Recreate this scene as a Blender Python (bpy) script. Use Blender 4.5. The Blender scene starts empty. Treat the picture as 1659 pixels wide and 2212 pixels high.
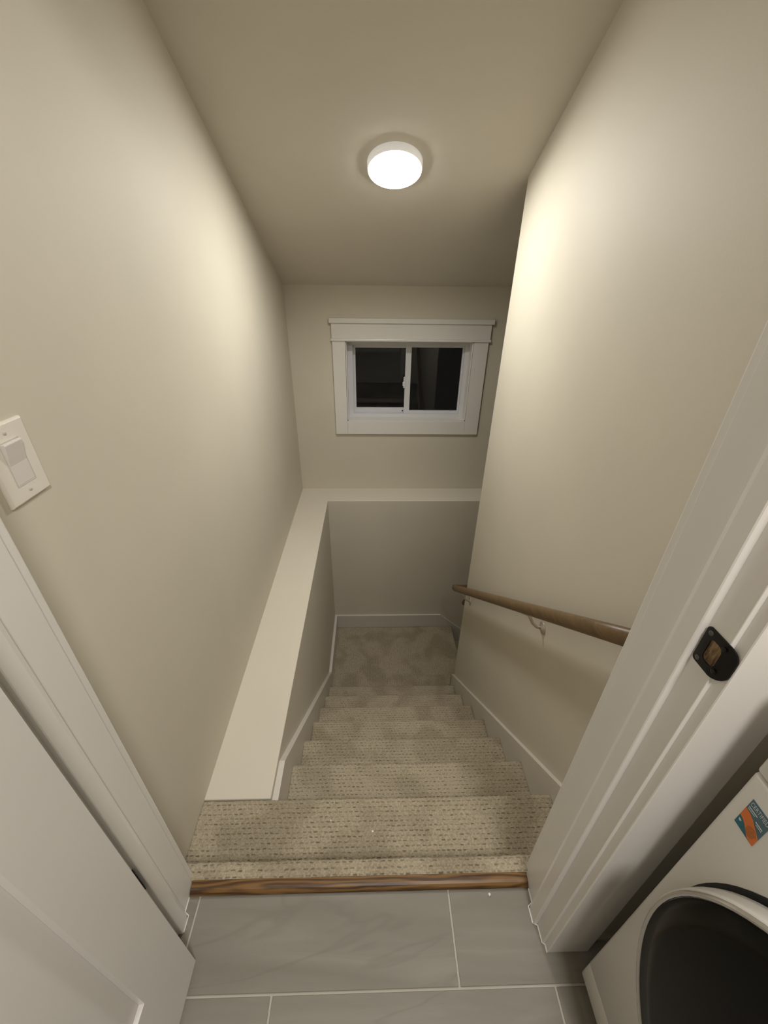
import bpy, bmesh, math, random
from mathutils import Vector, Matrix, noise
random.seed(7)
C = bpy.context.scene.collection
sc = bpy.context.scene

# ---------------------------------------------------------------- camera
F_PX = 890.4423
right = Vector((0.999631606, -0.024004178, 0.012666935))
up = Vector((0.001312983, 0.508924859, 0.860809946))
fwd = Vector((0.02710955, 0.860476198, -0.508768892))
H = 1.33126
cam = bpy.data.cameras.new('camera')
cam.sensor_fit = 'HORIZONTAL'; cam.sensor_width = 36.0
cam.lens = F_PX / 1659 * 36.0
cam.clip_start = 0.02
co = bpy.data.objects.new('camera', cam); C.objects.link(co)
m = Matrix((right, up, -fwd)).transposed().to_4x4(); m.translation = Vector((0, 0, H))
co.matrix_world = m
sc.camera = co

# ---------------------------------------------------------------- world and exposure
w = bpy.data.worlds.new('night'); sc.world = w; w.use_nodes = True
w.node_tree.nodes['Background'].inputs[0].default_value = (0.55, 0.6, 0.75, 1)
w.node_tree.nodes['Background'].inputs[1].default_value = 0.004
vs = sc.view_settings
vs.view_transform = 'Standard'; vs.look = 'None'; vs.gamma = 1; vs.use_curve_mapping = False
vs.exposure = 0.0
LAMP = 153.0                       # radiance of the stair lamp's diffuser
LAMP_COL = (1.0, 0.98, 0.93)
# laundry room ceiling light (behind and above the photographer)
ld = bpy.data.lights.new('laundry_room_light', 'AREA'); ld.shape = 'DISK'; ld.size = 0.32
ld.energy = 31.0; ld.color = (1.0, 0.96, 0.91)
lo = bpy.data.objects.new('laundry_room_light', ld); C.objects.link(lo)
lo.location = (0.36, -0.52, 2.40)

# ---------------------------------------------------------------- measurements (metres)
XL, XR = -0.5582, 0.6105          # stairwell walls
YF, YFI = 2.9449, 2.7394          # far wall above the ledge, and below it
XLI = -0.3407                     # inner face of the low left wall
ZL = -0.1904                      # ledge height
YRE = 2.045                       # end of the right wall
T, R = 0.2106, 0.1883             # tread run and riser
Y0 = 0.4911
JL, JR = -0.450, 0.388            # door jamb faces
XFAR = 2.3                        # end of the side flight
ZB = -3.3
def zc(y): return 1.238 + 0.4516 * (YF - y)
ZCL = 2.44                        # laundry ceiling
ZLAND = -8 * R

# ---------------------------------------------------------------- material helpers
def mat(name, col, rough=0.5, metal=0.0, spec=0.5):
    m = bpy.data.materials.new(name); m.use_nodes = True
    b = m.node_tree.nodes['Principled BSDF']
    b.inputs['Base Color'].default_value = (*col, 1)
    b.inputs['Roughness'].default_value = rough
    b.inputs['Metallic'].default_value = metal
    b.inputs['Specular IOR Level'].default_value = spec
    return m
def N(m, t, **kw):
    n = m.node_tree.nodes.new(t)
    for k, v in kw.items(): setattr(n, k, v)
    return n
def L(m, a, b): m.node_tree.links.new(a, b)
def bsdf(m): return m.node_tree.nodes['Principled BSDF']
def coords(m, kind='Object', scale=(1, 1, 1)):
    tc = N(m, 'ShaderNodeTexCoord'); mp = N(m, 'ShaderNodeMapping')
    mp.inputs['Scale'].default_value = scale
    L(m, tc.outputs[kind], mp.inputs['Vector']); return mp.outputs['Vector']
def noise_node(m, vec, scale, detail=2, rough=0.5, dist=0.0):
    n = N(m, 'ShaderNodeTexNoise'); n.inputs['Scale'].default_value = scale
    n.inputs['Detail'].default_value = detail; n.inputs['Roughness'].default_value = rough
    n.inputs['Distortion'].default_value = dist
    L(m, vec, n.inputs['Vector']); return n.outputs['Fac']
def ramp(m, fac, stops):
    r = N(m, 'ShaderNodeValToRGB'); cr = r.color_ramp
    while len(cr.elements) < len(stops): cr.elements.new(0.5)
    for e, (p, c) in zip(cr.elements, stops):
        e.position = p; e.color = (*c, 1) if len(c) == 3 else c
    L(m, fac, r.inputs['Fac']); return r.outputs['Color']
def bump(m, fac, strength, dist):
    b = N(m, 'ShaderNodeBump'); b.inputs['Strength'].default_value = strength
    b.inputs['Distance'].default_value = dist
    L(m, fac, b.inputs['Height']); L(m, b.outputs['Normal'], bsdf(m).inputs['Normal'])
def math_node(m, op, a, b=None, c=None, clamp=False):
    n = N(m, 'ShaderNodeMath', operation=op, use_clamp=clamp)
    for i, v in enumerate((a, b, c)):
        if v is None: continue
        if isinstance(v, (int, float)): n.inputs[i].default_value = v
        else: L(m, v, n.inputs[i])
    return n.outputs[0]
def mixc(m, fac, a, b, blend='MIX'):
    n = N(m, 'ShaderNodeMix', data_type='RGBA', blend_type=blend)
    for sock, v in ((n.inputs['Factor'], fac), (n.inputs['A'], a), (n.inputs['B'], b)):
        if isinstance(v, (int, float)): sock.default_value = v
        elif isinstance(v, tuple): sock.default_value = (*v, 1)
        else: L(m, v, sock)
    return n.outputs['Result']

def paint(name, col, rough, bscale=260, bs=0.12):
    m = mat(name, col, rough)
    v = coords(m)
    n = noise_node(m, v, 3.0, 3)
    L(m, ramp(m, n, [(0.3, tuple(c * 0.975 for c in col)), (0.7, tuple(min(1, c * 1.02) for c in col))]), bsdf(m).inputs['Base Color'])
    bump(m, noise_node(m, v, bscale, 2), bs, 0.001)
    return m
M = {}
M['wall'] = paint('wall_paint', (0.60, 0.555, 0.455), 0.64)
M['ceiling'] = paint('ceiling_paint', (0.67, 0.625, 0.545), 0.85)
M['ledge'] = paint('ledge_paint', (0.64, 0.59, 0.495), 0.6)
M['trim'] = paint('trim_paint', (0.72, 0.695, 0.655), 0.3, 90, 0.05)
M['skirt'] = paint('skirt_paint', (0.62, 0.58, 0.515), 0.3, 90, 0.05)
M['door'] = paint('door_paint', (0.68, 0.655, 0.62), 0.33, 90, 0.05)
M['vinyl'] = mat('window_vinyl', (0.66, 0.66, 0.68), 0.3)
M['plastic'] = mat('switch_plastic', (0.74, 0.70, 0.62), 0.25)
M['rocker'] = mat('rocker_plastic', (0.68, 0.645, 0.60), 0.3)
M['screw'] = mat('painted_screw', (0.55, 0.52, 0.46), 0.35)
M['black_metal'] = mat('black_metal', (0.012, 0.011, 0.010), 0.35, 0.6)
M['dark_screw'] = mat('dark_screw', (0.09, 0.085, 0.07), 0.35, 0.5)
M['nickel'] = mat('satin_nickel', (0.60, 0.55, 0.47), 0.35, 0.8)
M['enamel'] = mat('white_enamel', (0.62, 0.595, 0.55), 0.25)
M['washer_gap'] = mat('washer_gap_black', (0.01, 0.01, 0.01), 0.6)
M['washer_glass'] = mat('washer_dark_glass', (0.004, 0.004, 0.003), 0.25, 0, 0.12)
M['chrome'] = mat('washer_chrome', (0.62, 0.60, 0.58), 0.18, 0.85)
M['caulk'] = paint('caulk', (0.74, 0.71, 0.66), 0.35, 200, 0.5)
M['crumb'] = mat('white_crumb', (0.8, 0.78, 0.72), 0.7)
M['chip'] = mat('bare_spot', (0.22, 0.20, 0.18), 0.6)
M['grout'] = paint('grout', (0.43, 0.40, 0.345), 0.85, 300, 0.4)
# dark night glass
m = mat('night_glass', (0.9, 0.95, 0.92), 0.02)
bsdf(m).inputs['Transmission Weight'].default_value = 1.0; bsdf(m).inputs['IOR'].default_value = 1.4
M['glass'] = m
# lamp diffuser
m = mat('lamp_diffuser', (0.9, 0.9, 0.88), 0.4)
bsdf(m).inputs['Emission Color'].default_value = (*LAMP_COL, 1)
bsdf(m).inputs['Emission Strength'].default_value = LAMP
M['diffuser'] = m
M['lamp_ring'] = mat('lamp_ring', (0.8, 0.77, 0.72), 0.35)
bsdf(M['lamp_ring']).inputs['Emission Color'].default_value = (*LAMP_COL, 1)
bsdf(M['lamp_ring']).inputs['Emission Strength'].default_value = 0.32   # frosted rim lit from inside
# raw wood in the strike hole
m = mat('raw_wood', (0.2, 0.11, 0.05), 0.8)
v = coords(m, scale=(1, 1, 0.3)); L(m, ramp(m, noise_node(m, v, 160, 3), [(0.35, (0.05, 0.022, 0.008)), (0.7, (0.34, 0.22, 0.11))]), bsdf(m).inputs['Base Color'])
M['raw_wood'] = m

# stained oak: long grain along one axis with a cathedral figure
def oak(name, axis, dark, light, cathedral=None, rough=0.35):
    m = mat(name, light, rough)
    s = [26, 26, 26]; s[axis] = 1.6
    v = coords(m, scale=tuple(s))
    fine = noise_node(m, v, 6.0, 5, 0.65, 0.4)
    s2 = [3.2 * 14, 3.2 * 14, 3.2 * 14]; s2[axis] = 2.6
    v2 = coords(m, scale=tuple(s2))
    if cathedral:
        tc = N(m, 'ShaderNodeTexCoord'); sp = N(m, 'ShaderNodeSeparateXYZ'); L(m, tc.outputs['Object'], sp.inputs[0])
        dx = math_node(m, 'MULTIPLY', math_node(m, 'SUBTRACT', sp.outputs[0], cathedral[0]), cathedral[2])
        dy = math_node(m, 'SUBTRACT', sp.outputs[1], cathedral[1])
        d = math_node(m, 'SQRT', math_node(m, 'ADD', math_node(m, 'MULTIPLY', dx, dx), math_node(m, 'MULTIPLY', dy, dy)))
        wob = noise_node(m, coords(m, scale=(5, 40, 40)), 1.0, 2)
        d = math_node(m, 'ADD', math_node(m, 'MULTIPLY', d, 130), math_node(m, 'MULTIPLY', wob, 2.6))
        ring = math_node(m, 'SINE', math_node(m, 'MULTIPLY', d, 6.0))
        ring = math_node(m, 'MULTIPLY_ADD', ring, 0.5, 0.5)
    else:
        ring = noise_node(m, v2, 1.0, 2, 0.5, 1.0)
    f = math_node(m, 'ADD', math_node(m, 'MULTIPLY', ring, 0.42), math_node(m, 'MULTIPLY', fine, 0.58))
    mid = tuple((a * 0.45 + b * 0.55) for a, b in zip(dark, light))
    L(m, ramp(m, f, [(0.22, dark), (0.5, mid), (0.72, light)]), bsdf(m).inputs['Base Color'])
    bump(m, f, 0.15, 0.0006)
    return m
M['oak_strip'] = oak('oak_threshold', 0, (0.038, 0.016, 0.005), (0.205, 0.104, 0.028), (-0.01, 0.411, 0.03), 0.42)
M['oak_rail'] = oak('oak_handrail', 1, (0.075, 0.042, 0.016), (0.20, 0.125, 0.055), None, 0.4)

# tile: grey stone look with soft light veins
def tile_mat(name, seed):
    base = (0.225, 0.208, 0.172)
    m = mat(name, base, 0.42)
    tc = N(m, 'ShaderNodeTexCoord'); mp = N(m, 'ShaderNodeMapping')
    mp.inputs['Location'].default_value = (seed * 3.1, seed * 1.7, 0)
    mp.inputs['Rotation'].default_value = (0, 0, 1.05 + 0.25 * (seed % 3)); mp.inputs['Scale'].default_value = (0.8, 5.0, 1)
    L(m, tc.outputs['Object'], mp.inputs['Vector']); v = mp.outputs['Vector']
    cloud = noise_node(m, v, 2.2, 5, 0.55, 0.8)
    col = ramp(m, cloud, [(0.32, (0.195, 0.18, 0.147)), (0.55, (0.225, 0.209, 0.174)), (0.72, (0.262, 0.245, 0.207))])
    vein = noise_node(m, v, 1.0, 4, 0.5, 0.35)
    k = math_node(m, 'ABSOLUTE', math_node(m, 'SUBTRACT', vein, 0.5))
    k = math_node(m, 'SUBTRACT', 1.0, math_node(m, 'MULTIPLY', k, 55), None, True)
    col = mixc(m, math_node(m, 'MULTIPLY', k, 0.13), col, (0.36, 0.335, 0.29))
    vein2 = noise_node(m, v, 0.8, 5, 0.6, 0.5)
    k2 = math_node(m, 'ABSOLUTE', math_node(m, 'SUBTRACT', vein2, 0.56))
    k2 = math_node(m, 'SUBTRACT', 1.0, math_node(m, 'MULTIPLY', k2, 90), None, True)
    col = mixc(m, math_node(m, 'MULTIPLY', k2, 0.2), col, (0.12, 0.105, 0.08))
    L(m, col, bsdf(m).inputs['Base Color'])
    bump(m, noise_node(m, v, 60, 3), 0.1, 0.0008)
    return m
TILES = [tile_mat('stone_tile_%d' % i, i) for i in range(3)]

# carpet: rows of short dashes pressed into a beige pile (UV: u = across, v = along the surface, metres)
def carpet_mat(name, strength=1.0):
    m = mat(name, (0.4, 0.34, 0.25), 0.95, 0, 0.1)
    tc = N(m, 'ShaderNodeTexCoord')
    wob = N(m, 'ShaderNodeTexNoise'); wob.inputs['Scale'].default_value = 35; wob.inputs['Detail'].default_value = 1
    L(m, tc.outputs['UV'], wob.inputs['Vector'])
    wv = N(m, 'ShaderNodeVectorMath', operation='MULTIPLY_ADD')
    L(m, wob.outputs['Color'], wv.inputs[0]); wv.inputs[1].default_value = (0.009, 0.0055, 0); L(m, tc.outputs['UV'], wv.inputs[2])
    sp = N(m, 'ShaderNodeSeparateXYZ'); L(m, wv.outputs[0], sp.inputs[0])
    vv = math_node(m, 'DIVIDE', sp.outputs[1], 0.0135)
    row = math_node(m, 'FLOOR', vv); fv = math_node(m, 'FRACT', vv)
    off = math_node(m, 'MULTIPLY', row, 0.37)
    uu = math_node(m, 'ADD', math_node(m, 'DIVIDE', sp.outputs[0], 0.0168), off)
    cell = math_node(m, 'FLOOR', uu); fu = math_node(m, 'FRACT', uu)
    cb = N(m, 'ShaderNodeCombineXYZ'); L(m, cell, cb.inputs[0]); L(m, row, cb.inputs[1])
    wn = N(m, 'ShaderNodeTexWhiteNoise', noise_dimensions='2D'); L(m, cb.outputs[0], wn.inputs['Vector'])
    au = math_node(m, 'ABSOLUTE', math_node(m, 'SUBTRACT', fu, 0.5))
    av = math_node(m, 'ABSOLUTE', math_node(m, 'SUBTRACT', fv, 0.5))
    mu = math_node(m, 'MULTIPLY', math_node(m, 'SUBTRACT', 0.38, au), 6.0, None, True)
    mv = math_node(m, 'MULTIPLY', math_node(m, 'SUBTRACT', 0.17, av), 9.0, None, True)
    dash = math_node(m, 'MULTIPLY', mu, mv)
    dash = math_node(m, 'MULTIPLY', dash, math_node(m, 'MULTIPLY_ADD', wn.outputs['Value'], 0.9, 0.1))
    fine = N(m, 'ShaderNodeTexNoise'); fine.inputs['Scale'].default_value = 210; fine.inputs['Detail'].default_value = 3
    L(m, tc.outputs['Object'], fine.inputs['Vector'])
    patch = N(m, 'ShaderNodeTexNoise'); patch.inputs['Scale'].default_value = 7.0; patch.inputs['Detail'].default_value = 1.0
    patch.inputs['Distortion'].default_value = 0.2
    L(m, tc.outputs['Object'], patch.inputs['Vector'])
    base = ramp(m, patch.outputs['Fac'], [(0.46, (0.40, 0.345, 0.25)), (0.62, (0.325, 0.276, 0.195))])
    base = mixc(m, 0.55, base, ramp(m, fine.outputs['Fac'], [(0.32, (0.55, 0.54, 0.52)), (0.68, (1.22, 1.22, 1.22))]), 'MULTIPLY')
    col = mixc(m, math_node(m, 'MULTIPLY', dash, 0.8 * strength), base, (0.10, 0.075, 0.045))
    L(m, col, bsdf(m).inputs['Base Color'])
    h = math_node(m, 'SUBTRACT', math_node(m, 'MULTIPLY', fine.outputs['Fac'], 0.7), math_node(m, 'MULTIPLY', dash, 1.0 * strength))
    bump(m, h, 0.55, 0.004)
    bsdf(m).inputs['Sheen Weight'].default_value = 0.15
    return m
M['carpet'] = carpet_mat('stair_carpet')

# ---------------------------------------------------------------- object helpers
def obj(name, bm, mt, parent=None, smooth=False, bevel=0.0, seg=2):
    me = bpy.data.meshes.new(name)
    bmesh.ops.recalc_face_normals(bm, faces=bm.faces[:])
    bm.to_mesh(me); bm.free()
    if smooth:
        for p in me.polygons: p.use_smooth = True
    me.materials.append(mt)
    o = bpy.data.objects.new(name, me); C.objects.link(o)
    if parent:
        o.parent = parent
        o.matrix_parent_inverse = Matrix.Translation(-parent_loc(parent))
    if bevel:
        b = o.modifiers.new('bevel', 'BEVEL'); b.width = bevel; b.segments = seg; b.limit_method = 'ANGLE'
        b.harden_normals = False
    return o
def parent_loc(p):
    v = Vector((0, 0, 0)); q = p
    while q is not None:
        v += q.location; q = q.parent
        if q is not None: pass
    return v if p.type == 'EMPTY' else Vector((0, 0, 0))
def empty(name, loc=(0, 0, 0)):
    o = bpy.data.objects.new(name, None); C.objects.link(o); o.location = loc; o.empty_display_size = 0.05
    return o
def thing(o, label, cat, group=None):
    o['label'] = label; o['category'] = cat
    if group: o['group'] = group
    return o
def struct(o, label=None, cat=None):
    o['kind'] = 'structure'
    if label: o['label'] = label
    if cat: o['category'] = cat
    return o
def box(bm, x0, x1, y0, y1, z0, z1):
    vs = [bm.verts.new((x, y, z)) for x in (x0, x1) for y in (y0, y1) for z in (z0, z1)]
    for f in ((0, 1, 3, 2), (4, 6, 7, 5), (0, 4, 5, 1), (2, 3, 7, 6), (0, 2, 6, 4), (1, 5, 7, 3)):
        bm.faces.new([vs[i] for i in f])
    return bm
def B(*a):
    return box(bmesh.new(), *a)
def prism(pts, axis, a, b, bm=None):
    """polygon pts (in the two other axes, in order) extruded along axis from a to b"""
    bm = bm or bmesh.new()
    def P(p, t):
        return {0: (t, p[0], p[1]), 1: (p[0], t, p[1]), 2: (p[0], p[1], t)}[axis]
    A = [bm.verts.new(P(p, a)) for p in pts]; Bv = [bm.verts.new(P(p, b)) for p in pts]
    n = len(pts)
    bm.faces.new(A); bm.faces.new(Bv[::-1])
    for i in range(n): bm.faces.new((A[i], Bv[i], Bv[(i + 1) % n], A[(i + 1) % n]))
    return bm
def lathe(prof, origin, axis, seg=48, bm=None, cap=True):
    """prof: list of (radius, height along axis)"""
    bm = bm or bmesh.new()
    z = Vector(axis).normalized(); x = z.orthogonal().normalized(); y = z.cross(x); o = Vector(origin)
    rings = []
    for r, h in prof:
        rings.append([bm.verts.new(o + z * h + (x * math.cos(t) + y * math.sin(t)) * r)
                      for t in [2 * math.pi * k / seg for k in range(seg)]])
    for a, b in zip(rings, rings[1:]):
        for k in range(seg): bm.faces.new((a[k], a[(k + 1) % seg], b[(k + 1) % seg], b[k]))
    if cap:
        bm.faces.new(rings[0][::-1]); bm.faces.new(rings[-1])
    return bm
def sweep(path, rx, ry, seg=20, bm=None, upv=(0, 0, 1), power=2.0):
    bm = bm or bmesh.new()
    path = [Vector(p) for p in path]; rings = []
    for i, p in enumerate(path):
        d1 = (path[i] - path[i - 1]).normalized() if i else None
        d2 = (path[i + 1] - path[i]).normalized() if i < len(path) - 1 else None
        t = (d1 + d2).normalized() if d1 and d2 else (d1 or d2)
        miter = 1.0 / max(0.5, t.dot(d1)) if d1 and d2 else 1.0
        side = t.cross(Vector(upv)).normalized(); u = side.cross(t).normalized()
        ring = []
        for k in range(seg):
            a = 2 * math.pi * k / seg
            c, s = math.cos(a), math.sin(a)
            cc = math.copysign(abs(c) ** (2 / power), c); ss = math.copysign(abs(s) ** (2 / power), s)
            ring.append(bm.verts.new(p + side * cc * rx * miter + u * ss * ry))
        rings.append(ring)
    for a, b in zip(rings, rings[1:]):
        for k in range(seg): bm.faces.new((a[k], a[(k + 1) % seg], b[(k + 1) % seg], b[k]))
    bm.faces.new(rings[0][::-1]); bm.faces.new(rings[-1])
    return bm

# ================================================================ STRUCTURE
# upper left wall of the stairwell
struct(obj('wall_left', prism([(0.43, -0.195), (YF, -0.195), (YF, zc(YF) + 0.05), (0.43, zc(0.43) + 0.05)], 0, XL - 0.12, XL), M['wall']),
       'tall greige painted wall on the left above the pale ledge')
# right wall: a solid corner with a face along the stairs and an end face along the side flight
struct(obj('wall_right', prism([(0.43, ZB), (YRE, ZB), (YRE, zc(YRE) + 0.05), (0.43, zc(0.43) + 0.05)], 0, XR, XFAR), M['wall'], None, False, 0.004, 3),
       'greige wall on the right that carries the oak handrail')
# back wall above the ledge with the window opening
OX0, OX1, OZ0, OZ1 = -0.181, 0.676, 0.371, 0.914
bm = bmesh.new()
yb = YF + 0.16
box(bm, XL - 0.12, OX0, YF, yb, -0.195, zc(YF) + 0.05)
box(bm, OX1, XFAR, YF, yb, -0.195, zc(YF) + 0.05)
box(bm, OX0, OX1, YF, yb, -0.195, OZ0)
box(bm, OX0, OX1, YF, yb, OZ1, zc(YF) + 0.05)
struct(obj('wall_back', bm, M['wall']), 'greige end wall around the small slider window')
# low foundation walls whose tops make the pale ledge
struct(obj('wall_left_lower', B(XL - 0.12, XLI, 0.7025, YF + 0.16, ZB, ZL), M['ledge'], None, False, 0.003, 2),
       'low left wall with a pale flat top forming the ledge')
struct(obj('wall_back_lower', B(XLI - 0.004, XFAR, YFI, YF + 0.16, ZB, ZL - 0.0002), M['ledge'], None, False, 0.003, 2),
       'low end wall below the window with a pale flat top')
struct(obj('wall_side_flight_end', B(XFAR, XFAR + 0.1, YRE - 0.1, YF + 0.16, ZB, zc(YRE) + 0.05), M['wall']))
# sloped stair ceiling
bm = prism([(0.306, zc(0.306)), (YF + 0.16, zc(YF + 0.16)), (YF + 0.16, zc(YF + 0.16) + 0.1), (0.306, zc(0.306) + 0.1)], 0, XL - 0.12, XFAR)
struct(obj('ceiling', bm, M['ceiling']), 'sloped cream ceiling over the stairs')
struct(obj('ceiling_laundry', B(-1.4, 1.4, -2.0, 0.306, ZCL, ZCL + 0.1), M['ceiling']))
# partition with the doorway
bm = bmesh.new()
yl0, yl1 = 0.306, 0.425
box(bm, -1.4, JL - 0.02, yl0, yl1, -0.2, ZCL + 0.05)
box(bm, JR + 0.02, 1.4, yl0, yl1, -0.2, ZCL + 0.05)
box(bm, JL - 0.02, JR + 0.02, yl0, yl1, 2.07, ZCL + 0.05)
struct(obj('wall_front', bm, M['wall']), 'partition wall around the doorway to the stairs')
struct(obj('wall_laundry_left', B(-1.5, -1.4, -2.0, yl0, -0.2, ZCL + 0.05), M['wall']))
struct(obj('wall_laundry_right', B(1.4, 1.5, -2.0, yl0, -0.2, ZCL + 0.05), M['wall']))
struct(obj('wall_laundry_back', B(-1.5, 1.5, -2.1, -2.0, -0.2, ZCL + 0.05), M['wall']))

# ---- tiled floor
fl = struct(obj('floor', B(-1.4, 1.4, -2.0, 0.418, -0.03, -0.0022), M['grout']), 'grey stone tile floor with pale grout lines')
g = 0.0045; tw, td = 0.6096, 0.3048
k = 0
rowy = 0.2376
offs = {0: 0.186, 1: -0.2165 + tw, 2: 0.186 - 0.2032 + 0.61, 3: 0.186, 4: 0.39, 5: -0.02, 6: 0.186, 7: .39}
for r in range(0, 8):
    y1 = rowy if r == 1 else rowy + td * (1 - r)
    y0 = rowy - td * r
    if r == 0: y1 = 0.4003
    if y1 <= -2.0: break
    y0 = max(y0, -1.999)
    x = offs[r] - 4 * tw
    while x < 1.4:
        a, b = max(x, -1.399), min(x + tw, 1.399)
        if b - a > 0.02:
            a2, b2 = a + g / 2, b - g / 2
            if r == 0:
                # the row runs through the doorway; beside the jambs it stops at the wall
                c0, c1 = max(a2, JL + 0.0005), min(b2, JR - 0.0005)
                pts = [(a2, y0 + g / 2), (b2, y0 + g / 2)]
                if b2 > JR: pts += [(b2, 0.3035)]
                if c1 > c0:
                    if b2 > JR: pts += [(c1, 0.3035)]
                    pts += [(c1, y1), (c0, y1)]
                    if a2 < JL: pts += [(c0, 0.3035)]
                if a2 < JL or c1 <= c0: pts += [(a2, 0.3035)]
                if c1 <= c0 and b2 <= JR: pts = [(a2, y0 + g / 2), (b2, y0 + g / 2), (b2, 0.3035), (a2, 0.3035)]
                o = obj('tile', prism(pts, 2, -0.01, 0.0), TILES[k % 3], fl, False, 0.0008, 1)
            else:
                o = obj('tile', B(a2, b2, y0 + g / 2, y1 - g / 2, -0.01, 0.0), TILES[k % 3], fl, False, 0.0008, 1)
        k += 1; x += tw

# ---- baseboards and skirts beside the stairs
BT = 0.018
sl = -0.8942
def zs(y): return -0.213 + sl * (y - 0.838)
zt = -1.364; ye = 0.838 + (zt + 0.213) / sl
top = [(0.703, -0.213), (0.838, -0.213), (ye, zt), (YFI, zt)]
bot = [(YFI, zt - 0.3), (ye, zt - 0.3), (1.0, -0.213 - 0.52), (0.703, -0.50)]
struct(obj('baseboard_left', prism(top + bot, 0, XLI, XLI + 0.021, None), M['skirt'], None, False, 0.0015, 2),
       'white skirt board stepping down the low left wall')
zr0 = -0.0907
def zr(y): return zr0 - 0.8895 * (y - 0.682)
struct(obj('baseboard_right', prism([(0.445, zr(0.445)), (YRE + 0.012, zr(YRE + 0.012)), (YRE + 0.012, zr(YRE) - 0.35), (0.445, zr(0.445) - 0.55)], 0, XR - 0.015, XR), M['skirt'], None, False, 0.0015, 2),
       'white sloping skirt board on the right wall beside the carpeted steps')
zk = -1.364
struct(obj('baseboard_back', prism([(XLI + 0.021, zk), (0.61, zk), (1.9, zk - 1.29 * 0.894), (1.9, zk - 1.29 * 0.894 - 0.5), (0.7, zk - 0.4), (XLI + 0.021, zk - 0.3)], 1, YFI - 0.016, YFI), M['skirt'], None, False, 0.0015, 2),
       'white baseboard at the landing below the window wall')
struct(obj('baseboard_wall_end', B(XR - 0.015, XR + 0.09, YRE + 0.0, YRE + 0.012, ZLAND, zr(YRE + 0.012) - 0.02), M['skirt'], None, False, 0.0015, 2))

# ================================================================ STAIRS
st = empty('staircase', (0.135, 0.45, ZLAND))
thing(st, 'beige carpeted staircase going down between the walls to a dark landing', 'staircase')

def carpet_strip(name, prof, x0, x1, nx, amp, axis='x', close=0.03, parent=st):
    """prof: top outline (s, z); swept across; closed underneath"""
    # resample
    pts = [Vector(p) for p in prof]
    bm = bmesh.new(); uvl = bm.loops.layers.uv.new('UVMap')
    arc = [0.0]
    for a, b in zip(pts, pts[1:]): arc.append(arc[-1] + (b - a).length)
    base = len(pts)
    cols = []
    for i in range(nx + 1):
        u = x0 + (x1 - x0) * i / nx
        col = []
        for j, p in enumerate(pts):
            a = pts[max(0, j - 1)]; b = pts[min(base - 1, j + 1)]
            t = (b - a).normalized(); n = Vector((-t.y, t.x))
            if n.y < 0 and abs(n.y) > abs(n.x): n = -n
            d = 0.0
            if amp:
                q = Vector((u * 95, (arc[j]) * 95, p.y * 3 + 5))
                d = amp * noise.noise(q) + amp * 0.8 * noise.noise(q * 2.3)
                d += amp * 0.9 * noise.noise(Vector((u * 9, 3.3, p.y)))
            s, z = p.x + n.x * d, p.y + n.y * d
            col.append(bm.verts.new((u, s, z) if axis == 'x' else (s, u, z)))
        cols.append(col)
    faces = []
    for i in range(nx):
        for j in range(base - 1):
            f = bm.faces.new((cols[i][j], cols[i + 1][j], cols[i + 1][j + 1], cols[i][j + 1])); f.smooth = True
            for lp, (ii, jj) in zip(f.loops, ((i, j), (i + 1, j), (i + 1, j + 1), (i, j + 1))):
                lp[uvl].uv = (x0 + (x1 - x0) * ii / nx, arc[jj])
    # underside: two long backing quads to a point below the first / behind the last vertex
    s0, z0 = pts[0]; s1, z1 = pts[-1]
    und = Vector((s0, z1))
    c0 = bm.verts.new((x0, und.x, und.y) if axis == 'x' else (und.x, x0, und.y))
    c1 = bm.verts.new((x1, und.x, und.y) if axis == 'x' else (und.x, x1, und.y))
    bm.faces.new([c.__getitem__(0) for c in cols] + [c1, c0])
    bm.faces.new([c[-1] for c in cols][::-1] + [c0, c1])
    bm.faces.new(cols[0] + [c0]); bm.faces.new(cols[-1][::-1] + [c1])
    me = bpy.data.meshes.new(name); bm.to_mesh(me); bm.free(); me.materials.append(M['carpet'])
    o = bpy.data.objects.new(name, me); C.objects.link(o); o.parent = parent
    o.matrix_parent_inverse = Matrix.Translation(-parent.location)
    return o
def step_profile(sa, sn, z, znext, rad=0.013, over=0.014, n=30, sgn=1):
    p = []
    for k in range(n + 1): p.append((sa + (sn - rad - sa) * k / n, z))
    for k in range(1, 9):
        a = math.pi * k / 8
        p.append((sn - rad + rad * math.sin(a), z - rad + rad * math.cos(a)))
    p.append((sn - over - 0.002, z - 2 * rad - 0.004))
    for k in range(1, 9): p.append((sn - over - 0.002, z - 2 * rad - 0.004 + (znext - z + 2 * rad + 0.004) * k / 8))
    return p
SOFT = 0.0016
# the strip of carpet behind the oak threshold, rounding over the first riser
p = step_profile(0.427, 0.4655, 0.013, -R, 0.011, 0.012, 10)
carpet_strip('carpeted_nosing', p, -0.545, 0.594, 420, 0.0022)
for i in range(1, 8):
    yn = Y0 + i * T; z = -i * R
    ya = (0.4515 if i == 1 else Y0 + (i - 1) * T - 0.0165)
    xa = XL if i == 1 else XLI + 0.021
    dense = i <= 3
    p = step_profile(ya, yn, z, -(i + 1) * R, 0.013, 0.014, 44 if dense else 16)
    carpet_strip('carpeted_step', p, xa + 0.0005, XR - 0.0155, 300 if dense else 90, SOFT if dense else 0.0013)
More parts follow.
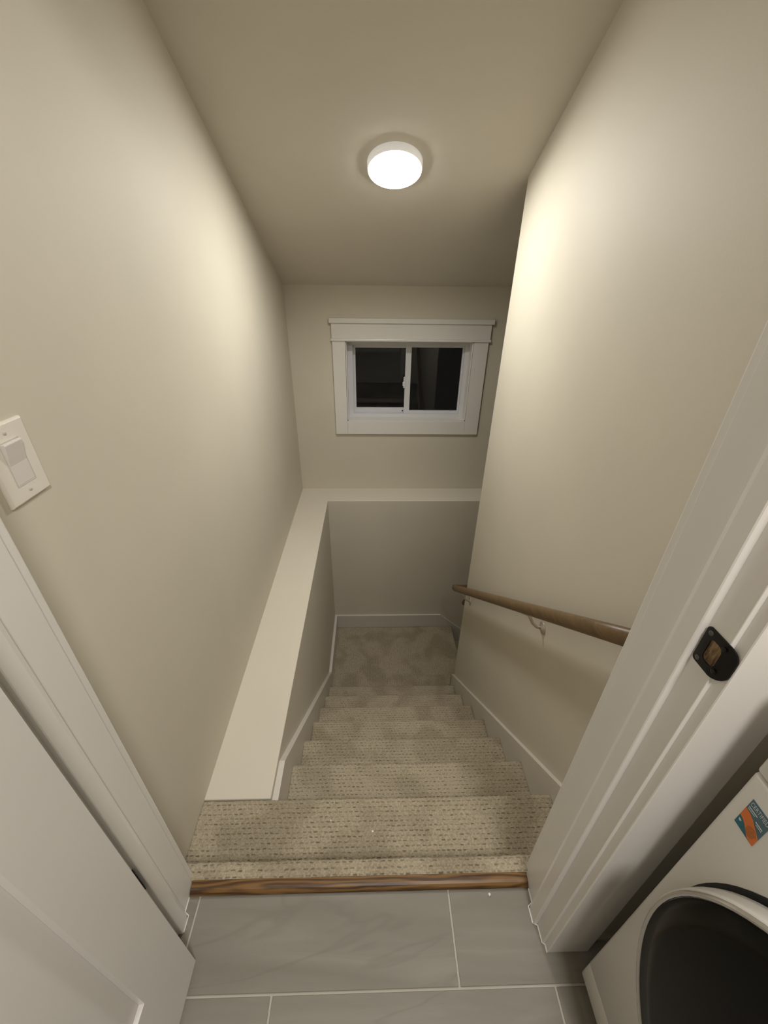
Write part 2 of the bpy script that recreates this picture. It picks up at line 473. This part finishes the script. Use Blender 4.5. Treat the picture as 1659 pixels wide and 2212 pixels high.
# landing, with the nosing of the side flight at its right
p = [(XLI + 0.021 + (0.715 - XLI - 0.021) * k / 30, ZLAND) for k in range(31)]
rad = 0.013
p += [(0.715 + rad * math.sin(a), ZLAND - rad + rad * math.cos(a)) for a in [math.pi * k / 8 for k in range(1, 9)]]
p += [(0.713, ZLAND - 0.03 - 0.158 * k / 4) for k in range(5)]
ln = empty('floor_landing', (0.2, 2.3, ZLAND)); struct(ln, 'dark carpeted landing at the foot of the stairs')
carpet_strip('carpet', p, Y0 + 7 * T - 0.016, YFI - 0.016, 60, 0.001, axis='y', parent=ln)
st2 = empty('staircase', (1.1, 2.4, ZLAND - 4 * R))
thing(st2, 'lower carpeted flight turning right from the dark landing', 'staircase')
for q in range(1, 5):
    xa = 0.713 + (q - 1) * T; zq = ZLAND - q * R
    p = step_profile(xa, xa + T + 0.015, zq, zq - R, 0.013, 0.014, 12)
    carpet_strip('carpeted_step', p, YRE + 0.001, YFI - 0.016, 30, 0.001, axis='y', parent=st2)

# ================================================================ OAK THRESHOLD
prof = [(0.4005, 0.0), (0.4005, 0.0035), (0.404, 0.0085), (0.409, 0.0122), (0.4145, 0.0145), (0.421, 0.0155), (0.4265, 0.0155), (0.4285, 0.0135), (0.4285, 0.0)]
o = obj('threshold_strip', prism(prof, 0, JL + 0.0008, JR - 0.0008), M['oak_strip'], None, False, 0.0008, 2)
thing(o, 'stained oak threshold strip between grey tile and beige carpet', 'threshold')

# ================================================================ DOOR FRAME
fr = empty('trim_1', (0, 0.36, 0)); struct(fr, 'white painted door frame around the opening to the stairs')
def P_(name, bm, m=None, parent=fr, bevel=0.0012, **k): return obj(name, bm, m or M['trim'], parent, False, bevel, 2, **k)
HT = 2.05
P_('jamb', B(JR, JR + 0.02, 0.302, 0.4249, 0.0, HT))
P_('jamb', B(JL - 0.02, JL, 0.302, 0.4249, 0.0, HT))
P_('head_jamb', B(JL, JR, 0.302, 0.4249, HT - 0.0, HT + 0.02))
# stops with a softened stair-side edge
def stop(x0, s):
    pts = [(x0, 0.3345), (x0 - s * 0.0095, 0.3345), (x0 - s * 0.0105, 0.336), (x0 - s * 0.0105, 0.3585), (x0 - s * 0.0062, 0.3675), (x0 - s * 0.004, 0.3695), (x0, 0.3705)]
    return prism(pts, 2, 0.001, HT - 0.001)
P_('door_stop', stop(JR, 1), None, fr, 0)
P_('door_stop', stop(JL, -1), None, fr, 0)
P_('door_stop', B(JL + 0.011, JR - 0.011, 0.3345, 0.37, HT - 0.0105, HT))
# casings: laundry side
P_('casing', B(JR + 0.006, JR + 0.1, 0.287, 0.3055, 0.0, HT + 0.006), None, fr, 0.002)
P_('casing', B(JL - 0.1, JL - 0.006, 0.287, 0.3055, 0.0, HT + 0.006), None, fr, 0.002)
P_('head_casing', B(JL - 0.1, JR + 0.1, 0.287, 0.3055, HT + 0.0065, HT + 0.1), None, fr, 0.002)
# casings: stair side
P_('casing', B(JR + 0.005, JR + 0.095, 0.4252, 0.443, 0.013, HT + 0.005), None, fr, 0.003)
P_('casing', B(JL - 0.095, JL - 0.005, 0.4252, 0.443, 0.013, HT + 0.005), None, fr, 0.003)
P_('head_casing', B(JL - 0.095, JR + 0.095, 0.4252, 0.443, HT + 0.0055, HT + 0.095), None, fr, 0.003)
# caulk beads at the foot of the jambs
P_('caulk_bead', sweep([(JR - 0.0005, 0.399, 0.001), (JR - 0.001, 0.372, 0.0015), (JR - 0.0112, 0.366, 0.0012), (JR - 0.0115, 0.337, 0.0018), (JR - 0.001, 0.332, 0.002), (JR - 0.0008, 0.304, 0.0018), (JR + 0.005, 0.300, 0.0015), (JR + 0.0052, 0.2865, 0.001)], 0.0014, 0.0022, 8), M['caulk'], fr, 0)
P_('caulk_bead', sweep([(JL + 0.0005, 0.399, 0.001), (JL + 0.001, 0.372, 0.0015), (JL + 0.0112, 0.366, 0.0012), (JL + 0.0115, 0.337, 0.0018)], 0.0012, 0.002, 8), M['caulk'], fr, 0)
# strike plate with hole, lip and screws
def rr(y0, y1, z0, z1, r00, r10, n=8):
    """rounded outline; r00 radius at the y1 (stop) side, r10 at the y0 (lip) side"""
    out = []
    for cy, cz, r, a0 in ((y1 - r00, z1 - r00, r00, 0), (y0 + r10, z1 - r10, r10, 90), (y0 + r10, z0 + r10, r10, 180), (y1 - r00, z0 + r00, r00, 270)):
        for k in range(n): 
            a = math.radians(a0 + 90 * k / (n - 1)); out.append((cy + r * math.cos(a), cz + r * math.sin(a)))
    return out
def plate(outer, inner, x0, x1, bend):
    bm = bmesh.new()
    def X(p, x): return x + bend(p[0])
    rings = []
    for pts, x in ((outer, x1), (outer, x0), (inner, x0), (inner, x1)):
        rings.append([bm.verts.new((X(p, x), p[0], p[1])) for p in pts])
    n = len(outer)
    for a, b in zip(rings, rings[1:] + rings[:1]):
        for k in range(n): bm.faces.new((a[k], a[(k + 1) % n], b[(k + 1) % n], b[k]))
    return bm
lip = lambda y: 0.0 if y > 0.3035 else (0.3035 - y) * 0.35
outer = rr(0.2885, 0.3325, 0.931, 0.984, 0.005, 0.017); inner = rr(0.3045, 0.3222, 0.942, 0.973, 0.005, 0.007)
sp_ = P_('strike_plate', plate(outer, inner, JR - 0.0018, JR, lip), M['black_metal'], fr, 0); sp_['label'] = 'black strike plate with worn latch hole'
P_('latch_hole', B(JR - 0.0004, JR + 0.001, 0.3035, 0.3232, 0.941, 0.974), M['raw_wood'], sp_, 0)
for (y, z) in ((0.3255, 0.9775), (0.3255, 0.9375), (0.304, 0.9745), (0.302, 0.9415)):
    P_('screw', lathe([(0.0032, 0), (0.0032, 0.0006), (0.002, 0.0010)], (JR - 0.0018, y, z), (-1, 0, 0), 14), M['dark_screw'] if y > 0.31 else M['black_metal'], sp_, 0)
P_('paint_chip', prism([(0.2885, 0.957), (0.2925, 0.953), (0.2945, 0.957), (0.2925, 0.965), (0.289, 0.966)], 0, JR + 0.0054, JR + 0.0061), M['chip'], fr, 0)
# jamb side of the hinge
hg = P_('hinge', B(JL, JL + 0.0015, 0.296, 0.3335, 0.272, 0.36), M['black_metal'], fr, 0)
P_('hinge', B(JL, JL + 0.0015, 0.296, 0.3335, 1.68, 1.77), M['black_metal'], fr, 0)

# ================================================================ DOOR LEAF, opened towards the laundry room
DX0, DX1 = -0.427, -0.392
DY0, DY1 = -0.51, 0.289
DZ0, DZ1 = 0.012, 2.035
panels = [(DY0 + 0.1, DY1 - 0.1, 0.243, 1.02), (DY0 + 0.1, DY1 - 0.1, 1.14, 1.92)]
bm = bmesh.new()
def face_with_holes(x, s):
    ys = [DY0, DY0 + 0.1, DY1 - 0.1, DY1]; zs_ = [DZ0, 0.243, 1.02, 1.14, 1.92, DZ1]
    V = {(i, j): bm.verts.new((x, y, z)) for i, y in enumerate(ys) for j, z in enumerate(zs_)}
    for i in range(3):
        for j in range(5):
            if i == 1 and j in (1, 3):
                a = 0.0025; d = 0.008
                y0, y1, z0, z1 = ys[1], ys[2], zs_[j], zs_[j + 1]
                q = [bm.verts.new((x - s * d, yy, zz)) for yy, zz in ((y0 + a, z0 + a), (y1 - a, z0 + a), (y1 - a, z1 - a), (y0 + a, z1 - a))]
                o_ = [V[1, j], V[2, j], V[2, j + 1], V[1, j + 1]]
                for k in range(4): bm.faces.new((o_[k], o_[(k + 1) % 4], q[(k + 1) % 4], q[k]))
            else:
                bm.faces.new((V[i, j], V[i + 1, j], V[i + 1, j + 1], V[i, j + 1]))
    return V
Va = face_with_holes(DX1, 1); Vb = face_with_holes(DX0, -1)
loop = [(i, 0) for i in range(4)] + [(3, j) for j in range(1, 6)] + [(i, 5) for i in (2, 1, 0)] + [(0, j) for j in (4, 3, 2, 1)]
for k in range(len(loop)):
    a, b = loop[k], loop[(k + 1) % len(loop)]
    bm.faces.new((Va[a], Va[b], Vb[b], Vb[a]))
dr = struct(obj('door_1', bm, M['door'], None, False), 'white panelled door leaf standing open at the left')
for (y0, y1, z0, z1) in panels:
    obj('panel', B(DX0 + 0.0085, DX1 - 0.0082, y0 + 0.002, y1 - 0.002, z0 + 0.002, z1 - 0.002), M['door'], dr)
for z in (0.316, 1.725):
    obj('hinge', lathe([(0.0065, -0.045), (0.0065, 0.045)], (-0.4375, 0.2935, z), (0, 0, 1), 16), M['black_metal'], dr)

# ================================================================ WINDOW
wn = empty('window_1', (0.2475, YF, OZ0)); struct(wn, 'small white slider window with black night glass')
def W_(name, bm, m='trim', parent=wn, bevel=0.0012): return obj(name, bm, M[m], parent, False, bevel, 2)
yc = YF - 0.019
W_('header_cap', B(-0.282, 0.796, YF - 0.032, YF, 1.024, 1.053))
W_('header_board', B(-0.2705, 0.783, YF - 0.021, YF, 0.9305, 1.0238))
W_('header_fillet', B(-0.277, 0.789, YF - 0.028, YF, 0.9145, 0.9303), bevel=0.003)
W_('side_casing', B(-0.2685, OX0 - 0.002, yc, YF, 0.271, 0.9143))
W_('side_casing', B(OX1 + 0.002, 0.776, yc, YF, 0.271, 0.9143))
W_('bottom_casing', B(OX0 - 0.0015, OX1 + 0.0015, yc, YF, 0.271, OZ0 - 0.001))
# reveal liner
yr = 3.035
bm = bmesh.new()
box(bm, OX0, OX0 + 0.006, YF - 0.01, yr, OZ0, OZ1); box(bm, OX1 - 0.006, OX1, YF - 0.01, yr, OZ0, OZ1)
box(bm, OX0, OX1, YF - 0.01, yr, OZ0, OZ0 + 0.006); box(bm, OX0, OX1, YF - 0.01, yr, OZ1 - 0.006, OZ1)
W_('reveal_liner', bm, 'trim', bevel=0)
def frame(x0, x1, z0, z1, y0, y1, wl, wr, wb, wt):
    bm = bmesh.new()
    box(bm, x0, x0 + wl, y0, y1, z0, z1); box(bm, x1 - wr, x1, y0, y1, z0, z1)
    box(bm, x0 + wl, x1 - wr, y0, y1, z0, z0 + wb); box(bm, x0 + wl, x1 - wr, y0, y1, z1 - wt, z1)
    return bm
fo = W_('vinyl_frame', frame(OX0 + 0.006, OX1 - 0.006, OZ0 + 0.006, OZ1 - 0.006, 3.018, 3.09, 0.036, 0.028, 0.022, 0.03), 'vinyl', bevel=0)
FX0, FX1, FZ0, FZ1 = OX0 + 0.042, OX1 - 0.034, OZ0 + 0.028, OZ1 - 0.036
sa = W_('sliding_sash', frame(FX0, 0.262, FZ0, FZ1, 3.058, 3.078, 0.018, 0.022, 0.034, 0.024), 'vinyl', bevel=0.001)
W_('pane', B(FX0 + 0.018, 0.24, 3.066, 3.07, FZ0 + 0.034, FZ1 - 0.024), 'glass', sa, 0)
sb = W_('fixed_sash', frame(0.232, FX1, FZ0, FZ1, 3.034, 3.054, 0.04, 0.013, 0.020, 0.016), 'vinyl', bevel=0.001)
W_('pane', B(0.272, FX1 - 0.013, 3.042, 3.046, FZ0 + 0.020, FZ1 - 0.016), 'glass', sb, 0)
lt = bmesh.new()
box(lt, 0.222, 0.236, 3.024, 3.036, 0.585, 0.665); box(lt, 0.216, 0.226, 3.022, 3.032, 0.60, 0.63)
W_('latch', lt, 'vinyl', sb, 0.003)
W_('latch_bolt', lathe([(0.005, 0), (0.005, 0.006)], (0.222, 3.036, 0.418), (0, -1, 0), 12), 'black_metal', sb, 0)

# ================================================================ CEILING LAMP
nrm = Vector((0, -0.4516, -1)).normalized()
cy_ = 1.987; cl = Vector((0.084, cy_, zc(cy_)))
lamp = empty('ceiling_light', cl)
thing(lamp, 'round glowing disc light on the sloped ceiling above the stairs', 'ceiling light')
obj('base_ring', lathe([(0.1035, 0.0), (0.103, 0.016), (0.102, 0.024), (0.1005, 0.027), (0.099, 0.026)], cl, nrm, 64), M['lamp_ring'], lamp, True)
obj('diffuser', lathe([(0.0998, 0.0262), (0.0985, 0.0285), (0.093, 0.030), (0.075, 0.0315), (0.045, 0.032), (0.001, 0.0325)], cl, nrm, 64), M['diffuser'], lamp, True)

# ================================================================ HANDRAILS
hr = empty('handrail', (0.55, 1.3, zc(0) * 0 + 0.12))
thing(hr, 'brown oak handrail sloping down the right wall above the carpeted steps', 'handrail')
def zrail(y): return 0.653 - 0.777 * (y - 0.613)
XH = 0.55
path = [(XH, 0.47, zrail(0.47))] + [(XH, y, zrail(y)) for y in (0.8, 1.2, 1.6, 2.0)] + [(XH, 2.098, zrail(2.098)), (0.66, 2.098, zrail(2.098))]
obj('rail', sweep(path, 0.019, 0.021, 24, None, (0, 0, 1), 2.3), M['oak_rail'], hr, True)
def bracket(yb_, parent):
    z = zrail(yb_)
    br = obj('bracket', lathe([(0.024, 0), (0.023, 0.003), (0.010, 0.007), (0.008, 0.010)], (XR, yb_, z - 0.088), (-1, 0, 0), 20), M['nickel'], parent, True)
    obj('bracket_arm', sweep([(XR - 0.006, yb_, z - 0.088), (XR - 0.022, yb_, z - 0.084), (XR - 0.038, yb_ + 0.004, z - 0.070), (XR - 0.050, yb_ + 0.008, z - 0.048), (XH, yb_ + 0.01, z - 0.029)], 0.0055, 0.0055, 10, None, (0, 1, 0)), M['nickel'], br, True)
    bm = prism([(-0.028, 0), (0.028, 0), (0.028, 0.003), (-0.028, 0.003)], 0, -0.011, 0.011)
    a = math.atan(-0.777)
    bmesh.ops.rotate(bm, verts=bm.verts[:], matrix=Matrix.Rotation(a, 3, 'X'), cent=(0, 0, 0))
    bmesh.ops.translate(bm, verts=bm.verts[:], vec=(XH, yb_ + 0.01, z - 0.0345))
    obj('saddle', bm, M['nickel'], br)
bracket(1.05, hr); bracket(1.93, hr)
h2 = empty('handrail', (0.9, 2.1, -0.8))
thing(h2, 'end of the lower brown handrail behind the right wall corner', 'handrail')
obj('rail', sweep([(0.622, 2.1, -0.625), (0.66, 2.1, -0.655), (1.6, 2.1, -1.50)], 0.019, 0.021, 20, None, (0, 0, 1), 2.3), M['oak_rail'], h2, True)
for xb in (0.85, 1.45):
    zb_ = -0.655 - (xb - 0.66) * 0.899
    obj('bracket', sweep([(xb, YRE, zb_ - 0.08), (xb, YRE + 0.03, zb_ - 0.075), (xb, 2.098, zb_ - 0.018)], 0.006, 0.006, 10, None, (1, 0, 0)), M['nickel'], h2, True)

# ================================================================ LIGHT SWITCH
sw = empty('light_switch', (XL, 0.605, 1.064))
thing(sw, 'white rocker light switch in a wall plate on the left wall', 'light switch')
bm = bmesh.new()
def ring_(y0, y1, z0, z1, x): return [bm.verts.new((x, y, z)) for y, z in ((y0, z0), (y1, z0), (y1, z1), (y0, z1))]
sy0, sy1, sz0, sz1 = 0.5625, 0.6475, 1.002, 1.1265
A = ring_(sy0, sy1, sz0, sz1, XL); Bq = ring_(sy0 + .0005, sy1 - .0005, sz0 + .0005, sz1 - .0005, XL + 0.004); Cq = ring_(sy0 + 0.003, sy1 - 0.003, sz0 + 0.003, sz1 - 0.003, XL + 0.0065)
for p_, q_ in ((A, Bq), (Bq, Cq)):
    for k in range(4): bm.faces.new((p_[k], p_[(k + 1) % 4], q_[(k + 1) % 4], q_[k]))
bm.faces.new(Cq); bm.faces.new(A[::-1])
obj('wall_plate', bm, M['plastic'], sw, False, 0.0008, 2)
ry0, ry1, rz0, rz1 = 0.5865, 0.6235, 1.030, 1.099
bz = XL + 0.0066
bm = prism([(rz0, bz + 0.0006), (rz0 + 0.03, bz + 0.0008), (rz1 - 0.002, bz + 0.0062), (rz1, bz + 0.0055), (rz1, bz - 0.001), (rz0, bz - 0.001)], 1, ry0 + 0.0012, ry1 - 0.0012) if False else bmesh.new()
pr = [(bz - 0.001, rz0 + 0.001), (bz + 0.0006, rz0 + 0.001), (bz + 0.001, rz0 + 0.034), (bz + 0.0068, rz1 - 0.003), (bz + 0.0062, rz1 - 0.0005), (bz - 0.001, rz1 - 0.0005)]
prism(pr, 1, ry0 + 0.0012, ry1 - 0.0012, bm)
obj('rocker', bm, M['rocker'], sw, False, 0.0006, 2)
bm = bmesh.new()
for (a0, a1, b0, b1) in ((ry0 - 0.001, ry0, rz0 - 0.001, rz1 + 0.001), (ry1, ry1 + 0.001, rz0 - 0.001, rz1 + 0.001), (ry0, ry1, rz0 - 0.001, rz0), (ry0, ry1, rz1, rz1 + 0.001)):
    box(bm, bz - 0.0004, bz + 0.0004, a0, a1, b0, b1)
obj('rocker_surround', bm, M['screw'], sw)
for z in (1.018, 1.111):
    obj('screw', lathe([(0.0028, 0), (0.0028, 0.0007), (0.0015, 0.0011)], (bz - 0.0001, 0.605, z), (1, 0, 0), 14), M['screw'], sw, True)

# ================================================================ WASHING MACHINE
wm = empty('washing_machine', (0.79, -0.1, 0.0))
thing(wm, 'white front loading washing machine with a large round black glass door', 'washing machine')
WX, WY0, WY1 = 0.445, -0.45, 0.25
seam = 0.834
obj('body', B(WX, 1.13, WY0, WY1, 0.101, seam - 0.001), M['enamel'], wm, True, 0.005, 3)
obj('control_panel', B(WX, 1.13, WY0, WY1, seam + 0.001, 0.985), M['enamel'], wm, True, 0.004, 3)
obj('kick_panel', B(WX + 0.0004, 1.13, WY0, WY1, 0.036, 0.1002), M['enamel'], wm, True, 0.005, 3)
for fx in (WX + 0.06, 1.07):
    for fy in (WY0 + 0.06, WY1 - 0.06):
        obj('foot', lathe([(0.022, 0.0), (0.022, 0.012), (0.008, 0.014), (0.008, 0.036)], (fx, fy, 0.0), (0, 0, 1), 16), M['washer_gap'], wm)
DC = (WX, -0.085, 0.552)
RG = 0.2945
obj('door_recess', lathe([(0.3065, -0.002), (0.3065, 0.0015), (0.25, 0.0015)], DC, (-1, 0, 0), 96), M['washer_gap'], wm)
dd = obj('door', lathe([(0.26, 0.006), (0.296, 0.006), (0.302, 0.010), (0.303, 0.020), (0.3025, 0.033), (RG + 0.007, 0.039), (RG, 0.039), (RG - 0.02, 0.030)], DC, (-1, 0, 0), 96), M['enamel'], wm, True)
obj('chrome_ring', lathe([(RG + 0.0065, 0.0395), (RG + 0.004, 0.0425), (RG, 0.0415), (RG - 0.001, 0.038)], DC, (-1, 0, 0), 96, None, False), M['chrome'], dd, True)
obj('glass', lathe([(RG - 0.0005, 0.032), (RG - 0.0015, 0.0405), (RG - 0.03, 0.043), (0.16, 0.048), (0.001, 0.050)], DC, (-1, 0, 0), 96), M['washer_glass'], dd, True)
# certification sticker (flat print on the front)
SY0, SY1, SZ0, SZ1 = 0.2335, 0.2065, 0.752, 0.8025       # left edge is the high y
def S(u, v): return (SY0 + (SY1 - SY0) * u, SZ0 + (SZ1 - SZ0) * v)
def flat(name, pts, col, lift, parent, rough=0.35):
    m = bpy.data.materials.get('sticker_' + name + str(col)) or mat('sticker_' + name + str(col), col, rough)
    return obj(name, prism([S(*p) for p in pts], 0, WX - lift - 0.0002, WX - lift + 0.0001), m, parent)
stk = flat('sticker', [(0, 0), (1, 0), (1, 1), (0, 1)], (0.02, 0.10, 0.16), 0.0002, wm)
stk['label'] = 'teal and orange certification sticker'
flat('printed_band', [(0, 0.62), (0.25, 0.60), (0.5, 0.50), (0.75, 0.36), (1, 0.30), (1, 1), (0, 1)], (0.075, 0.14, 0.17), 0.0004, stk)
flat('printed_band', [(0, 0.0), (1, 0.0), (1, 0.05), (0.75, 0.10), (0.5, 0.16), (0.3, 0.27), (0, 0.34)], (0.012, 0.13, 0.18), 0.0004, stk)
flat('printed_band', [(0, 0.33), (0.2, 0.30), (0.35, 0.24), (0.5, 0.14), (0.7, 0.03), (1, 0.0), (1, 0.30), (0.75, 0.42), (0.5, 0.54), (0.25, 0.62), (0, 0.64)], (0.68, 0.17, 0.03), 0.0006, stk)
# fingerprint-like swirl
for k in range(5):
    r0 = 0.17 - k * 0.035
    bm = bmesh.new(); n = 24
    a_ = []; b_ = []
    for t in range(n + 1):
        an = 2 * math.pi * t / n * 0.92 + k
        for lst, rr_ in ((a_, r0), (b_, r0 - 0.017)):
            y, z = S(0.68 + rr_ * math.cos(an) * 1.35, 0.25 + rr_ * math.sin(an) * 0.9)
            lst.append(bm.verts.new((WX - 0.0009, y, z)))
    for t in range(n): bm.faces.new((a_[t], a_[t + 1], b_[t + 1], b_[t]))
    me = bpy.data.materials.get('swirl') or mat('swirl', (0.25, 0.13, 0.05), 0.5)
    obj('printed_swirl', bm, me, stk)
def lettering(txt, u, v, height, width, parent, name='lettering'):
    cu = bpy.data.curves.new('t', 'FONT'); cu.body = txt; cu.size = 1.0
    to = bpy.data.objects.new('t', cu); C.objects.link(to)
    bpy.context.view_layer.update()
    dg = bpy.context.evaluated_depsgraph_get()
    me = bpy.data.meshes.new_from_object(to.evaluated_get(dg))
    bpy.data.objects.remove(to)
    xs = [q.co.x for q in me.vertices]; ys = [q.co.y for q in me.vertices]
    wx, wy = max(xs) - min(xs), max(ys) - min(ys); x0, y0 = min(xs), min(ys)
    for q in me.vertices:
        y, z = S(u + (q.co.x - x0) / wx * width, v + (q.co.y - y0) / wy * height)
        q.co = (WX - 0.0009, y, z)
    me.materials.clear(); me.materials.append(bpy.data.materials.get('sticker_ink') or mat('sticker_ink', (0.62, 0.65, 0.66), 0.5))
    o = bpy.data.objects.new(name, me); C.objects.link(o); o.parent = parent
    o.matrix_parent_inverse = Matrix.Translation(-parent_loc(parent.parent)) if False else Matrix()
    return o
lettering('CERTIFIED', 0.06, 0.82, 0.13, 0.88, stk)
for (u0, u1, v) in ((0.06, 0.5, 0.735), (0.06, 0.42, 0.68), (0.56, 0.90, 0.60), (0.62, 0.9, 0.55)):
    flat('printed_line', [(u0, v), (u1, v), (u1, v + 0.022), (u0, v + 0.022)], (0.45, 0.5, 0.5), 0.0008, stk)
flat('printed_star', [(0.13 + 0.055 * (1.7 if i % 2 == 0 else 0.7) * math.cos(i * math.pi / 5) * 0.8, 0.20 + 0.030 * (1.7 if i % 2 == 0 else 0.7) * math.sin(i * math.pi / 5)) for i in range(10)], (0.5, 0.6, 0.6), 0.0008, stk)

# ================================================================ CRUMBS
def crumb(x, y, z, r, label, seed):
    bm = bmesh.new(); bmesh.ops.create_icosphere(bm, subdivisions=2, radius=r)
    for q in bm.verts:
        q.co *= 1 + 0.35 * noise.noise(q.co * 500 + Vector((seed, 0, 0))); q.co.z *= 0.7
    mz = min(q.co.z for q in bm.verts)
    bmesh.ops.translate(bm, verts=bm.verts[:], vec=(0, 0, -mz))
    o = obj('crumb', bm, M['crumb'], None, True); o.location = (x, y, z)
    thing(o, label, 'crumb')
crumb(0.287, 0.3895, 0.0, 0.0032, 'white crumb on the grey tile just below the oak threshold', 1)
crumb(-0.002, 0.602, -R - 0.0005, 0.0035, 'white crumb near the middle of the first carpeted step', 2)
crumb(-0.135, 0.635, -R - 0.0005, 0.0022, 'tiny white crumb on the first carpeted step, further left', 3)
